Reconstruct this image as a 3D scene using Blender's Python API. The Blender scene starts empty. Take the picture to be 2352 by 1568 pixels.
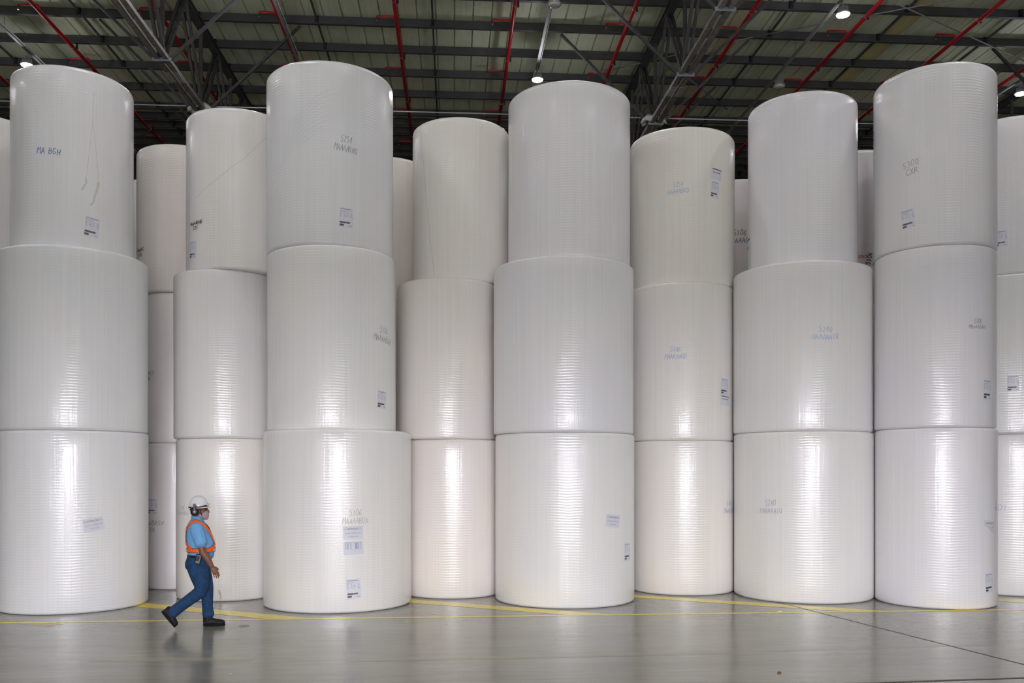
import bpy, bmesh, math, random
from mathutils import Vector, Matrix
import numpy as np
C = bpy.context.scene.collection
sc = bpy.context.scene
R = math.radians
random.seed(7)

# ------------------------------------------------------------------ camera
CAM_H = 2.15
YAW = math.atan(134 / 2050)
FPX = 2050.0
cam = bpy.data.cameras.new('camera'); camo = bpy.data.objects.new('camera', cam); C.objects.link(camo)
camo.location = (0, 0, CAM_H); camo.rotation_euler = (R(90), 0, -YAW)
cam.sensor_width = 36; cam.lens = 36 * FPX / 2352; cam.shift_y = (1080 - 784) / 2352
cam.clip_end = 300
sc.camera = camo

# ------------------------------------------------------------------ world, daylight, exposure
SKY = 33.0           # overcast daylight outside; it reaches the hall only through the loading door behind the camera
w = bpy.data.worlds.new('world'); sc.world = w; w.use_nodes = True
w.node_tree.nodes['Background'].inputs[0].default_value = (0.95, 0.92, 1.0, 1)
w.node_tree.nodes['Background'].inputs[1].default_value = SKY
sc.view_settings.view_transform = 'Standard'; sc.view_settings.look = 'None'
sc.view_settings.gamma = 1; sc.view_settings.use_curve_mapping = False
sc.view_settings.exposure = 0.15
sc.cycles.max_bounces = 8; sc.cycles.diffuse_bounces = 5; sc.cycles.glossy_bounces = 4
sc.cycles.sample_clamp_indirect = 6.0
def area(name, loc, rot, sx, sy, power, col=(1, 1, 1)):
    l = bpy.data.lights.new(name, 'AREA'); l.shape = 'RECTANGLE'; l.size = sx; l.size_y = sy
    l.energy = power; l.color = col
    o = bpy.data.objects.new(name, l); C.objects.link(o); o.location = loc; o.rotation_euler = rot
    return o
LAMP_POWER = 205
# the open loading door behind the camera, 10 m wide and 4.5 m high
portal = area('door_portal', (1.0, -15.0, 2.25), (R(90), 0, 0), 10.0, 4.5, 1.0)
portal.data.cycles.is_portal = True

# ------------------------------------------------------------------ material helpers
def mat(name, col, rough=.5, metal=0., spec=.5, coat=0., coat_r=.1, emit=None, es=0):
    m = bpy.data.materials.new(name); m.use_nodes = True
    b = m.node_tree.nodes['Principled BSDF']
    b.inputs['Base Color'].default_value = (*col, 1); b.inputs['Roughness'].default_value = rough
    b.inputs['Metallic'].default_value = metal; b.inputs['Specular IOR Level'].default_value = spec
    b.inputs['Coat Weight'].default_value = coat; b.inputs['Coat Roughness'].default_value = coat_r
    if emit: b.inputs['Emission Color'].default_value = (*emit, 1); b.inputs['Emission Strength'].default_value = es
    return m
class NT:
    def __init__(s, m): s.t = m.node_tree; s.b = s.t.nodes['Principled BSDF']
    def n(s, k, **kw):
        x = s.t.nodes.new(k)
        for a, v in kw.items(): setattr(x, a, v)
        return x
    def l(s, a, b): s.t.links.new(a, b)
    def noise(s, vec, scale, detail=3, rough=.5):
        x = s.n('ShaderNodeTexNoise'); x.inputs['Scale'].default_value = scale
        x.inputs['Detail'].default_value = detail; x.inputs['Roughness'].default_value = rough; s.l(vec, x.inputs['Vector']); return x.outputs['Fac']
    def mapv(s, vec, sc_=(1, 1, 1), loc=(0, 0, 0)):
        x = s.n('ShaderNodeMapping'); x.inputs['Scale'].default_value = sc_; x.inputs['Location'].default_value = loc; s.l(vec, x.inputs['Vector']); return x.outputs[0]
    def ramp(s, fac, stops):
        x = s.n('ShaderNodeValToRGB'); s.l(fac, x.inputs[0]); e = x.color_ramp.elements
        while len(e) < len(stops): e.new(.5)
        for q, (p, c) in zip(e, stops): q.position = p; q.color = (*c, 1) if len(c) == 3 else c
        return x.outputs[0]
    def math(s, op, a, b=None, c=None):
        x = s.n('ShaderNodeMath', operation=op)
        for i, v in enumerate((a, b, c)):
            if v is None: continue
            if isinstance(v, (int, float)): x.inputs[i].default_value = v
            else: s.l(v, x.inputs[i])
        return x.outputs[0]
    def mix(s, fac, a, b, bt='MIX'):
        x = s.n('ShaderNodeMix', data_type='RGBA', blend_type=bt)
        for i, v in ((0, fac), (6, a), (7, b)):
            if isinstance(v, (int, float)): x.inputs[i].default_value = v
            elif isinstance(v, tuple): x.inputs[i].default_value = (*v, 1)
            else: s.l(v, x.inputs[i])
        return x.outputs[2]
    def bump(s, h, strength, dist, prev=None):
        x = s.n('ShaderNodeBump'); x.inputs['Strength'].default_value = strength; x.inputs['Distance'].default_value = dist
        s.l(h, x.inputs['Height'])
        if prev is not None: s.l(prev, x.inputs['Normal'])
        return x.outputs[0]

def varied(name, col, rough, amount=.25, scale=3., metal=0., spec=.5, coat=0.):
    """plain material with slight grime variation"""
    m = mat(name, col, rough, metal, spec, coat); t = NT(m)
    tc = t.n('ShaderNodeTexCoord').outputs['Object']
    f = t.noise(tc, scale, 4, .6)
    lo = tuple(c * (1 - amount) for c in col); hi = tuple(min(1, c * (1 + amount)) for c in col)
    t.l(t.ramp(f, [(.3, lo), (.7, hi)]), t.b.inputs['Base Color'])
    return m

# paper under clear stretch film
def paper_material():
    m = mat('paper_under_film', (.9, .89, .90), .34, spec=.75, coat=.5, coat_r=.13); t = NT(m)
    oi = t.n('ShaderNodeObjectInfo'); tc = t.n('ShaderNodeTexCoord').outputs['Object']
    geo = t.n('ShaderNodeNewGeometry')
    # per-roll offset so no two rolls carry the same streaks
    off = t.n('ShaderNodeVectorMath', operation='ADD'); t.l(tc, off.inputs[0])
    comb = t.n('ShaderNodeCombineXYZ'); t.l(t.math('MULTIPLY', oi.outputs['Random'], 37.), comb.inputs[0]); t.l(t.math('MULTIPLY', oi.outputs['Random'], 91.), comb.inputs[1]); t.l(comb.outputs[0], off.inputs[1])
    v = off.outputs[0]
    streak = t.noise(t.mapv(v, (9, 9, .12)), 1.6, 5, .65)
    fine = t.noise(t.mapv(v, (40, 40, .35)), 1.2, 3, .6)
    cloud = t.noise(v, .9, 2, .5)
    c = t.mix(t.math('MULTIPLY', streak, 1.0), (.93, .93, .93), (1, 1, 1))
    c = t.mix(1.0, c, t.ramp(fine, [(.35, (.965, .96, .95)), (.6, (1, 1, 1))]), 'MULTIPLY')
    c = t.mix(1.0, c, t.ramp(cloud, [(.3, (1.0, .985, .965)), (.7, (.975, .975, 1.0))]), 'MULTIPLY')
    c = t.mix(1.0, c, oi.outputs['Color'], 'MULTIPLY')
    t.l(c, t.b.inputs['Base Color'])
    # horizontal winding ripples of the film, stronger in patches
    sep = t.n('ShaderNodeSeparateXYZ'); t.l(tc, sep.inputs[0])
    wob = t.noise(t.mapv(v, (2.2, 2.2, 1.2)), 1.5, 2)
    ph = t.math('ADD', t.math('MULTIPLY', sep.outputs[2], 146.), t.math('MULTIPLY', wob, 6.))
    rip = t.math('SINE', ph)
    mask = t.ramp(t.noise(t.mapv(v, (2.4, 2.4, .35)), 1.3, 2, .5), [(.38, (0, 0, 0)), (.62, (1, 1, 1))])
    mk = t.n('ShaderNodeRGBToBW'); t.l(mask, mk.inputs[0])
    riph = t.math('MULTIPLY', rip, mk.outputs[0])
    vert = t.noise(t.mapv(v, (13, 13, .35)), 1.3, 4, .55)
    crk = t.noise(t.mapv(v, (6, 6, 9)), 2.2, 3, .6)
    t.b.inputs['Anisotropic'].default_value = .85
    tg = t.n('ShaderNodeTangent', direction_type='RADIAL', axis='Z'); t.l(tg.outputs[0], t.b.inputs['Tangent'])
    vert2 = t.noise(t.mapv(v, (30, 30, .6)), 1.3, 3, .5)
    b1 = t.bump(vert2, .7, .005, t.bump(vert, .7, .009))
    b2 = t.bump(riph, .7, .0006, b1)
    b3 = t.bump(crk, .25, .003, b2)
    t.l(b3, t.b.inputs['Coat Normal'])
    t.l(t.bump(riph, .5, .0008, t.bump(vert, .3, .004)), t.b.inputs['Normal'])
    t.l(t.math('MULTIPLY_ADD', cloud, .10, .05), t.b.inputs['Coat Roughness'])
    return m

def floor_material(name='polished_concrete', base=((.225, .22, .18), (.315, .31, .265))):
    m = mat(name, (.3, .3, .27), .2, spec=.5); t = NT(m)
    tc = t.n('ShaderNodeTexCoord').outputs['Object']
    a = t.noise(t.mapv(tc, (.18, .9, 1)), 1.4, 5, .6)
    b = t.noise(t.mapv(tc, (.9, 7, 1)), 1.6, 4, .6)
    c = t.noise(tc, 45, 2, .5)
    col = t.ramp(a, [(.3, base[0]), (.7, base[1])])
    col = t.mix(1.0, col, t.ramp(b, [(.3, (.86, .86, .86)), (.7, (1.06, 1.06, 1.04))]), 'MULTIPLY')
    col = t.mix(1.0, col, t.ramp(c, [(.3, (.93, .93, .92)), (.7, (1.04, 1.04, 1.04))]), 'MULTIPLY')
    t.l(col, t.b.inputs['Base Color'])
    t.l(t.math('MULTIPLY_ADD', b, .16, .10), t.b.inputs['Roughness'])
    w1 = t.noise(t.mapv(tc, (.8, 6, 1)), 1.1, 3, .5)
    t.l(t.bump(w1, .25, .012), t.b.inputs['Normal'])
    return m

def roof_material():
    m = mat('roof_sheet', (.42, .45, .33), .5, spec=.35); t = NT(m)
    tc = t.n('ShaderNodeTexCoord').outputs['Object']
    sep = t.n('ShaderNodeSeparateXYZ'); t.l(tc, sep.inputs[0])
    idx = t.math('FLOOR', t.math('DIVIDE', sep.outputs[0], .5))
    wn = t.n('ShaderNodeTexWhiteNoise', noise_dimensions='1D'); t.l(idx, wn.inputs['W'])
    yel = t.ramp(wn.outputs['Value'], [(.93, (.69, .75, .56)), (.97, (.70, .66, .42))])
    is_y = t.math('COMPARE', idx, 24., .5)
    col = t.mix(is_y, yel, (.72, .64, .34))
    g = t.noise(t.mapv(tc, (3, .8, 1)), 1.5, 4, .6)
    col = t.mix(1.0, col, t.ramp(g, [(.3, (.86, .88, .86)), (.7, (1.05, 1.05, 1.03))]), 'MULTIPLY')
    t.l(col, t.b.inputs['Base Color'])
    return m

M = dict(
    paper=paper_material(), floor=floor_material(), roof=roof_material(),
    purlin=varied('painted_purlin', (.085, .088, .092), .55, .15, 2, .3),
    steel=varied('grey_steel', (.10, .10, .10), .5, .25, 6, .4),
    angle=varied('worn_angle_steel', (.28, .26, .24), .5, .35, 8, .3),
    plate=mat('galvanised_plate', (.36, .42, .48), .45, .3),
    perf=mat('pale_splice_plate', (.62, .62, .62), .5, .2),
    dark=mat('dark_clip', (.01, .01, .012), .6),
    red=varied('red_pipe_paint', (.42, .012, .02), .4, .15, 4),
    chrome=mat('bright_metal', (.7, .7, .7), .3, .9),
    rail=mat('galvanised_rail', (.26, .27, .28), .5, .2),
    cable=mat('pale_cable', (.55, .58, .55), .5),
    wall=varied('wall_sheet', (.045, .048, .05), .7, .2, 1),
    eave=mat('eave_beam', (.22, .23, .24), .6),
    yellow=varied('yellow_floor_paint', (.85, .67, .035), .25, .10, 9),
    yellow_faint=None,
    joint=varied('joint_sealant', (.13, .11, .07), .5, .3, 20),
    gap=mat('black_gap', (.004, .004, .004), .8),
    label=mat('label_paper', (.80, .81, .89), .5, coat=.5, coat_r=.15),
    print_d=mat('label_print_dark', (.035, .03, .05), .5),
    print_m=mat('label_print_mid', (.38, .40, .52), .5),
    print_b=mat('label_print_blue', (.34, .40, .62), .5),
    film=mat('crumpled_film', (.70, .71, .68), .25, coat=.6, coat_r=.1),
    fold=mat('film_fold', (.68, .65, .60), .35),
)
def faint_yellow():  # patchy faint yellow, fading into a floor grey by noise
    m = mat('faint_yellow_tone', (.4, .38, .1), .25); t = NT(m)
    tc = t.n('ShaderNodeTexCoord').outputs['Object']
    f = t.noise(t.mapv(tc, (.5, 5, 1)), 1.3, 5, .7)
    t.l(t.ramp(f, [(.45, (.30, .295, .24)), (.75, (.38, .37, .19))]), t.b.inputs['Base Color'])
    return m
M['yellow_faint'] = faint_yellow()

# ------------------------------------------------------------------ object helpers
def tag(o, label=None, cat=None, group=None, kind=None):
    if label:
        o['label'] = label
        if cat and not 4 <= len(label.split()) <= 16: print('WORDS', len(label.split()), label)
    if cat: o['category'] = cat
    if group: o['group'] = group
    if kind: o['kind'] = kind
    return o
def mesh_obj(name, verts, faces, m, parent=None, smooth=False, loc=None):
    me = bpy.data.meshes.new(name); me.from_pydata([tuple(v) for v in verts], [], faces); me.update()
    bm = bmesh.new(); bm.from_mesh(me); bmesh.ops.recalc_face_normals(bm, faces=bm.faces); bm.to_mesh(me); bm.free()
    if smooth:
        for p in me.polygons: p.use_smooth = True
    o = bpy.data.objects.new(name, me); C.objects.link(o)
    if m: me.materials.append(m)
    if parent: o.parent = parent
    if loc: o.location = loc
    return o
def empty(name, loc, label=None, cat=None, group=None):
    o = bpy.data.objects.new(name, None); C.objects.link(o); o.location = loc; o.empty_display_size = .1
    return tag(o, label, cat, group)
class MB:
    def __init__(s): s.v = []; s.f = []
    def box(s, c, d, rot=None):
        b = len(s.v); cx, cy, cz = c
        for x in (-.5, .5):
            for y in (-.5, .5):
                for z in (-.5, .5):
                    p = Vector((x * d[0], y * d[1], z * d[2]))
                    if rot is not None: p = rot @ p
                    s.v.append((p.x + cx, p.y + cy, p.z + cz))
        for q in ((0, 1, 3, 2), (4, 6, 7, 5), (0, 4, 5, 1), (2, 3, 7, 6), (0, 2, 6, 4), (1, 5, 7, 3)): s.f.append([b + i for i in q])
        return s
    def bar(s, a, b, wd, ht, up=Vector((0, 0, 1))):
        a = Vector(a); b = Vector(b); t = (b - a); L = t.length; t.normalize()
        x = t.cross(up)
        if x.length < 1e-4: x = Vector((1, 0, 0))
        x.normalize(); z = x.cross(t).normalized()
        rot = Matrix((x, t, z)).transposed()
        return s.box((a + b) / 2, (wd, L, ht), rot)
    def tube(s, pts, r, n=12, caps=True):
        pts = [Vector(p) for p in pts]; base = len(s.v)
        for i, p in enumerate(pts):
            t = (pts[min(i + 1, len(pts) - 1)] - pts[max(i - 1, 0)]).normalized()
            u = t.cross(Vector((0, 0, 1)))
            if u.length < .05: u = t.cross(Vector((1, 0, 0)))
            u.normalize(); v = t.cross(u)
            rr = r[i] if isinstance(r, (list, tuple)) else r
            for k in range(n):
                a = 2 * math.pi * k / n; s.v.append(tuple(p + (u * math.cos(a) + v * math.sin(a)) * rr))
        for i in range(len(pts) - 1):
            for k in range(n):
                a = base + i * n + k; b = base + i * n + (k + 1) % n; s.f.append([a, b, b + n, a + n])
        if caps: s.f.append([base + k for k in range(n)][::-1]); s.f.append([base + (len(pts) - 1) * n + k for k in range(n)])
        return s
    def lathe(s, prof, n=32, c=(0, 0, 0)):
        base = len(s.v)
        for (r, z) in prof:
            for k in range(n):
                a = 2 * math.pi * k / n; s.v.append((c[0] + r * math.cos(a), c[1] + r * math.sin(a), c[2] + z))
        for i in range(len(prof) - 1):
            for k in range(n):
                a = base + i * n + k; b = base + i * n + (k + 1) % n; s.f.append([a, b, b + n, a + n])
        s.f.append([base + k for k in range(n)][::-1]); s.f.append([base + (len(prof) - 1) * n + k for k in range(n)])
        return s
    def add(s, v, f):
        b = len(s.v); s.v += [tuple(p) for p in v]; s.f += [[b + i for i in q] for q in f]; return s
    def build(s, name, m, parent=None, smooth=False, loc=None): return mesh_obj(name, s.v, s.f, m, parent, smooth, loc)
def bevel(o, wd=.004, seg=2):
    b = o.modifiers.new('bevel', 'BEVEL'); b.width = wd; b.segments = seg; b.limit_method = 'ANGLE'; return o

# ------------------------------------------------------------------ hall shell
def roof_z(y, drop=0.): return 13.65 + .0185 * y - drop      # underside of the purlins
X0, X1, Y0, Y1 = -32., 36., -15., 37.
def slab(name, poly, m, z0, z1):
    n = len(poly); V = [(x, y, z0) for x, y in poly] + [(x, y, z1) for x, y in poly]
    F = [list(range(n))[::-1], list(range(n, 2 * n))] + [[k, (k + 1) % n, n + (k + 1) % n, n + k] for k in range(n)]
    return tag(mesh_obj(name, V, F, m), kind='structure')
jl = lambda x: 8.505 + .0657 * x          # open slab joint across the foreground
slab('floor', [(X0, jl(X0) + .04), (X1, jl(X1) + .04), (X1, Y1), (X0, Y1)], M['floor'], -.2, 0)
slab('floor', [(X0, Y0), (X1, Y0), (X1, jl(X1) - .04), (X0, jl(X0) - .04)], M['floor'], -.2, 0)
slab('trim_1', [(X0, jl(X0) - .04), (X1, jl(X1) - .04), (X1, jl(X1) + .04), (X0, jl(X0) + .04)], M['gap'], -.22, -.03)
# roof sheets: one profiled sheet over the hall, ribs every half metre
prof = []
x = X0
while x < X1 - .01:
    prof += [(x, 0), (x + .012, .07), (x + .030, .07), (x + .042, 0), (x + .185, .0), (x + .19, .005), (x + .196, .0), (x + .335, .0), (x + .34, .005), (x + .346, 0)]
    x += .5
prof.append((X1, 0))
ys = [Y0 + i * (Y1 - Y0) / 8 for i in range(9)]
vv = []; ff = []
for yy in ys:
    for (px_, pz) in prof: vv.append((px_, yy, roof_z(yy) + .265 + pz))
n_ = len(prof)
for i in range(8):
    for k in range(n_ - 1): ff.append([i * n_ + k, i * n_ + k + 1, (i + 1) * n_ + k + 1, (i + 1) * n_ + k])
ceil = mesh_obj('ceiling', vv, ff, M['roof']); tag(ceil, kind='structure')
M['apron'] = varied('outdoor_apron', (.32, .31, .30), .8, .1, .5)
tag(MB().box((2, -95.1, -.1), (300, 160, .2)).build('floor', M['apron']), kind='structure')
def wall(name, c, d, m=None): return tag(MB().box(c, d).build(name, m or M['wall']), kind='structure')
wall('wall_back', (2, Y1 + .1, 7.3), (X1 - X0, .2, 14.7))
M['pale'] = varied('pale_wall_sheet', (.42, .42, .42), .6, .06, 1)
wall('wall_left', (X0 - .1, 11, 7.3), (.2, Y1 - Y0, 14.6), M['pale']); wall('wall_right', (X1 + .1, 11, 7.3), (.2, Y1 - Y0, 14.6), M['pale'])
mb = MB(); yf = Y0 - .1
mb.box(((X0 - 4) / 2, yf, 6.9), (-4 - X0, .2, 13.8)); mb.box(((X1 + 6) / 2, yf, 6.9), (X1 - 6, .2, 13.8)); mb.box((1, yf, 9.15), (10, .2, 9.3))
tag(mb.build('wall_front', varied('front_wall_sheet', (.2, .2, .2), .6, .06, 1)), kind='structure')
tag(MB().box((2, Y1 - .15, 13.45), (X1 - X0, .1, .55)).build('trim_2', M['eave']), kind='structure')

# ------------------------------------------------------------------ purlins
ORD = ['first', 'second', 'third', 'fourth', 'fifth', 'sixth', 'seventh', 'eighth', 'ninth', 'tenth', 'eleventh', 'twelfth', 'thirteenth', 'fourteenth']
def purlin_mesh(h=.25, fl=.09, t=.006):
    mb = MB(); L = X1 - X0 - .3
    mb.box((2, 0, h / 2), (L, t, h)); mb.box((2, -fl / 2, t / 2), (L, fl, t)); mb.box((2, fl / 2, h - t / 2), (L, fl, t)); mb.box((2, -fl, .011), (L, t, .022))
    return mb
p0 = purlin_mesh().build('roof_purlin', M['purlin'])
PY = [24.256 + 1.581 * k for k in range(-7, 5)]
PY += [31.46, 32.27, 33.10, 33.94, 34.76, 35.58, 36.40]
for i, y in enumerate(PY):
    o = p0 if i == 0 else p0.copy()
    if i: C.objects.link(o)
    o.location = (0, y, roof_z(y))
    vis = sum(1 for q in PY[:i] if q > 22.4)
    if y < 22.4:
        tag(o, 'dark roof purlin nearer than the photo shows,' + ' out of frame by %s bay%s' % (['one', 'two', 'three', 'four', 'five', 'six', 'seven'][5 - i if i < 6 else 0], 's' if i < 5 else ''), 'beam', 'roof purlins')
    elif y < 31:
        tag(o, 'dark steel roof purlin, %s crossing line down from the top edge of the photo' % ORD[vis], 'beam', 'roof purlins')
    else:
        tag(o, 'dark purlin in the closely spaced unlit far roof, %s of them from the front' % ORD[vis - 6], 'beam', 'roof purlins')
# bridging bars between the purlins, with a dark cleat at each purlin
k0 = None
names_x = ['far left edge', 'left of the left truss', 'just right of the left truss', 'above the tall roll left of centre', 'through the centre', 'right of centre lamp', 'left of right truss', 'right of the right truss', 'above the third roll from right', 'near the top right', 'far right corner']
for j, k in enumerate(range(-4, 7)):
    bx = (-.048 + .265 * k) * 11.7
    e = empty('purlin_bridging', (bx, 14, 0), 'thin steel bridging bar joining the purlins, ' + names_x[j], 'beam', 'purlin bridging bars')
    MB().bar((0, -.8, roof_z(13.2) + .15), (0, 22.2, roof_z(36.2) + .15), .05, .045).build('bridging_bar', M['steel'], e)
    for y in PY:
        if k0 is None: k0 = MB().box((0, 0, 0), (.09, .05, .22)).build('cleat', M['dark'], e); c_ = k0
        else: c_ = k0.copy(); C.objects.link(c_); c_.parent = e
        c_.location = (0, y - 14 - .04, roof_z(y) + .125)

# ------------------------------------------------------------------ trusses
def truss(X, label):
    e = empty('roof_truss', (X, 0, 0), label, 'roof truss', 'deep roof trusses')
    ya, yb = 13.2, 36.4
    zb = lambda y: 2.15 + 9.15 + .0185 * y
    zt = lambda y: 2.15 + 11.33 + .0185 * y
    for s in (-1, 1):
        MB().bar((s * .10, ya, zb(ya)), (s * .10, yb, zb(yb)), .115, .09).build('bottom_chord_angle', M['angle'], e)
    mb = MB(); mb.bar((0, ya, zt(ya)), (0, yb, zt(yb)), .20, .03); mb.bar((0, ya, zt(ya) + .14), (0, yb, zt(yb) + .14), .20, .03); mb.bar((0, ya, zt(ya) + .07), (0, yb, zt(yb) + .07), .05, .12)
    mb.build('top_chord', M['steel'], e)
    k = 0
    y = 14.82
    while y < 36:
        # node on the bottom chord at y; top nodes half way
        for (a, b_) in (((y, zb(y)), (y - 1.58, zt(y - 1.58))), ((y, zb(y)), (y + 1.58, zt(y + 1.58)))):
            for s in (-1, 1):
                if b_[0] > 36.4 or b_[0] < 13.2: continue
                MB().bar((s * .06, a[0], a[1]), (s * .065, b_[0], b_[1]), .065, .09).build('web_diagonal', M['steel'], e)
        MB().bar((0, y, zb(y)), (0, y, zt(y)), .09, .06, up=Vector((0, 1, 0))).build('web_post', M['steel'], e)
        MB().box((0, y, zb(y) + .1), (.03, .5, .22)).build('gusset_plate', M['steel'], e)
        yp = y
        bevel(MB().box((0, yp - .05, zb(yp) - .05), (.44, .012, .085)).box((.19, yp - .06, zb(yp) - .05), (.024, .014, .024)).box((-.19, yp - .06, zb(yp) - .05), (.024, .014, .024)).build('brace_plate', M['plate'], e), .003)
        for s in (-1, 1):
            py = y
            MB().bar((s * .18, py, zb(y) - .03), (s * 2.62, py, roof_z(py) - .01), .065, .065).build('knee_brace', M['steel'], e)
        if k == 2 and abs(X) < 10:
            for s in (-1, 1):
                mb = MB(); yy = y + .95; mb.box((s * .10, yy, zb(yy) - .052), (.112, .55, .01))
                pl = mb.build('splice_plate', M['perf'], e)
                for q in range(5):
                    for r_ in (-.025, .025): MB().box((s * .10 + r_, yy - .2 + .1 * q, zb(yy) - .059), (.018, .022, .006)).build('bolt_hole', M['dark'], pl)  # dark blocks painted in for the shaded holes of the plate
        y += 3.162; k += 1
    return e
truss(-6.73, 'deep lattice steel truss running away overhead, left of the tall roll left of centre')
truss(5.55, 'deep lattice steel truss running away overhead, right of the centre rolls')
truss(17.83, 'lattice truss at the far right, glimpsed above the right edge roll')
truss(-19.0, 'lattice truss beyond the left edge of the photo')

# cable across the trusses and plastic wraps where it crosses them
tag(MB().tube([(X0 + .2, 24.5, 11.94), (X1 - .2, 24.5, 11.94)], .014, 8).build('overhead_cable', M['cable'], smooth=True), 'thin pale cable strung straight across the hall above the rolls', 'cable')
def wrap(loc, label):
    rnd = random.Random(int(loc[0] * 10)); mb = MB(); n = 28; rings = [(.05, .17), (.16, .16), (.26, .10), (.33, .0), (.34, -.04), (.26, -.03), (.15, .03)]
    for (r, z) in rings:
        for k in range(n):
            a = 2 * math.pi * k / n; q = 1 + .10 * math.sin(5 * a + r * 9) + rnd.uniform(-.05, .05)
            mb.v.append((math.cos(a) * r * q, math.sin(a) * r * q * .8, z + rnd.uniform(-.02, .02) + .03 * math.sin(7 * a)))
    for i in range(len(rings) - 1):
        for k in range(n): mb.f.append([i * n + k, i * n + (k + 1) % n, (i + 1) * n + (k + 1) % n, (i + 1) * n + k])
    mb.f.append(list(range(n)))
    o = mb.build('plastic_cover', M['film'], smooth=True, loc=loc); return tag(o, label, 'cover', 'plastic covers on the trusses')
wrap((-6.73, 24.35, 11.78), 'crumpled pale plastic cover on the left truss where the cable crosses')
wrap((5.5, 24.35, 11.78), 'crumpled pale plastic cover on the right truss where the cable crosses')

# diagonal roof bracing rods at the right
def rod(a, b_, label): return tag(MB().tube([a, b_], .016, 8).build('bracing_rod', M['rail'], smooth=True), label, 'rod', 'roof bracing rods')
rod((8.2, 24.05, roof_z(24) - .03), (14.2, 20.9, roof_z(20.9) - .03), 'thin steel bracing rod rising to the right under the roof, top right')
rod((9.6, 21.0, roof_z(21) - .12), (17.2, 25.2, roof_z(25.2) - .12), 'thin steel bracing rod falling to the right, crossing the other rod')
rod((4.2, 26.7, roof_z(26.7) - .04), (8.2, 24.05, roof_z(24) - .04), 'thin steel bracing rod beside the right truss, behind its braces')
rod((6.1, 25.4, roof_z(25.4) - .14), (9.0, 28.9, roof_z(28.9) - .14), 'thin bracing rod running down right behind the right truss')

# ------------------------------------------------------------------ sprinkler pipes
pipe_lab = ['red sprinkler pipe at the far left edge', 'red sprinkler pipe above the leftmost tall roll', 'red sprinkler pipe passing behind the left truss', 'red sprinkler pipe beside the pale light rail, left of centre', 'red sprinkler pipe above the gap right of the 5254 roll',
            'red sprinkler pipe just left of the centre lamp', 'red sprinkler pipe between centre lamp and right truss', 'red sprinkler pipe among the knee braces of the right truss', 'red sprinkler pipe right of the upper right lamp', 'red sprinkler pipe above the right tall roll', 'red sprinkler pipe at the right edge above the last lamp']
for j, k in enumerate(range(-4, 7)):
    X = (-.1315 + .268 * k) * 11.3 * 1.0
    zz = lambda y: 2.15 + 11.3 + .0185 * y
    e = empty('sprinkler_pipe', (X, 0, 0), pipe_lab[j] + ', under the roof', 'pipe', 'red sprinkler pipes')
    MB().tube([(0, 13.4, zz(13.4)), (0, 36.6, zz(36.6))], .052, 14).build('main_pipe', M['red'], e, smooth=True)
    y = 14.16
    while y < 36.5:
        ar = MB().tube([(0, y, zz(y)), (0, y, zz(y) + .13), (-.03, y, zz(y) + .16), (-.50, y, zz(y) + .16), (-.52, y, zz(y) + .14), (-.52, y, zz(y) + .06)], .027, 10).build('branch_arm', M['red'], e, smooth=True)
        MB().lathe([(.012, 0), (.012, -.03), (.022, -.035), (.022, -.042)], 10, (-.52, y, zz(y) + .06)).build('sprinkler_head', M['chrome'], ar)
        y += 3.13
    y = 16.1
    while y < 36:
        MB().tube([(0, y - .012, zz(y)), (0, y + .012, zz(y))], .058, 14).build('pipe_ring', M['chrome'], e)
        MB().box((.085, y + .08, zz(y) + .06), (.05, .03, .17)).build('hanger_clip', M['dark'], e)
        y += 3.15

# ------------------------------------------------------------------ light rails and high bay lamps
RX = [-18.4, -11.54, -4.32, 2.35, 9.3, 16.5]
rail_lab = ['beyond the left edge', 'at the top left above the leftmost roll', 'pale, beside a red pipe left of centre', 'leading to the bright centre lamp', 'leading to the upper right lamp', 'at the right edge']
for X, lb in zip(RX, rail_lab):
    e = empty('light_rail', (X, 0, 0), 'galvanised light rail hung under the roof, ' + lb, 'light rail', 'light rails')
    zz = lambda y: 2.15 + 10.92 + .0185 * y
    mb = MB(); mb.bar((0, 4, zz(4)), (0, 36, zz(36)), .075, .035)
    mb.build('rail_body', M['rail'], e)
    MB().tube([(.07, 4, zz(4) + .02), (.07, 36, zz(36) + .02)], .012, 6).build('supply_cable', M['cable'], e)
    y = 14.3
    while y < 36:
        MB().tube([(0, y, zz(y)), (0, y, roof_z(y))], .005, 6).build('hanging_rod', M['steel'], e); y += 3.162
M['lens_on'] = mat('lamp_lens_lit', (1, 1, 1), .3, emit=(1, .98, .95), es=60)
M['lens_off'] = mat('lamp_lens_unlit', (.7, .72, .72), .15, coat=1)
M['lampbody'] = mat('lamp_body', (.5, .5, .52), .4, .5)
lamp_names = {(-11.54, 25.0): 'lit high bay lamp at far left, just above the leftmost roll', (2.35, 25.0): 'lit high bay lamp hanging in the centre above the rolls', (9.3, 20.8): 'lit high bay lamp at upper right under its rail',
              (16.5, 25.0): 'lit high bay lamp at the right edge above the last roll', (2.35, 20.8): 'unlit high bay lamp at the top edge, on the centre rail', (9.3, 25.0): 'unlit high bay lamp above the third roll from right'}
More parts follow.
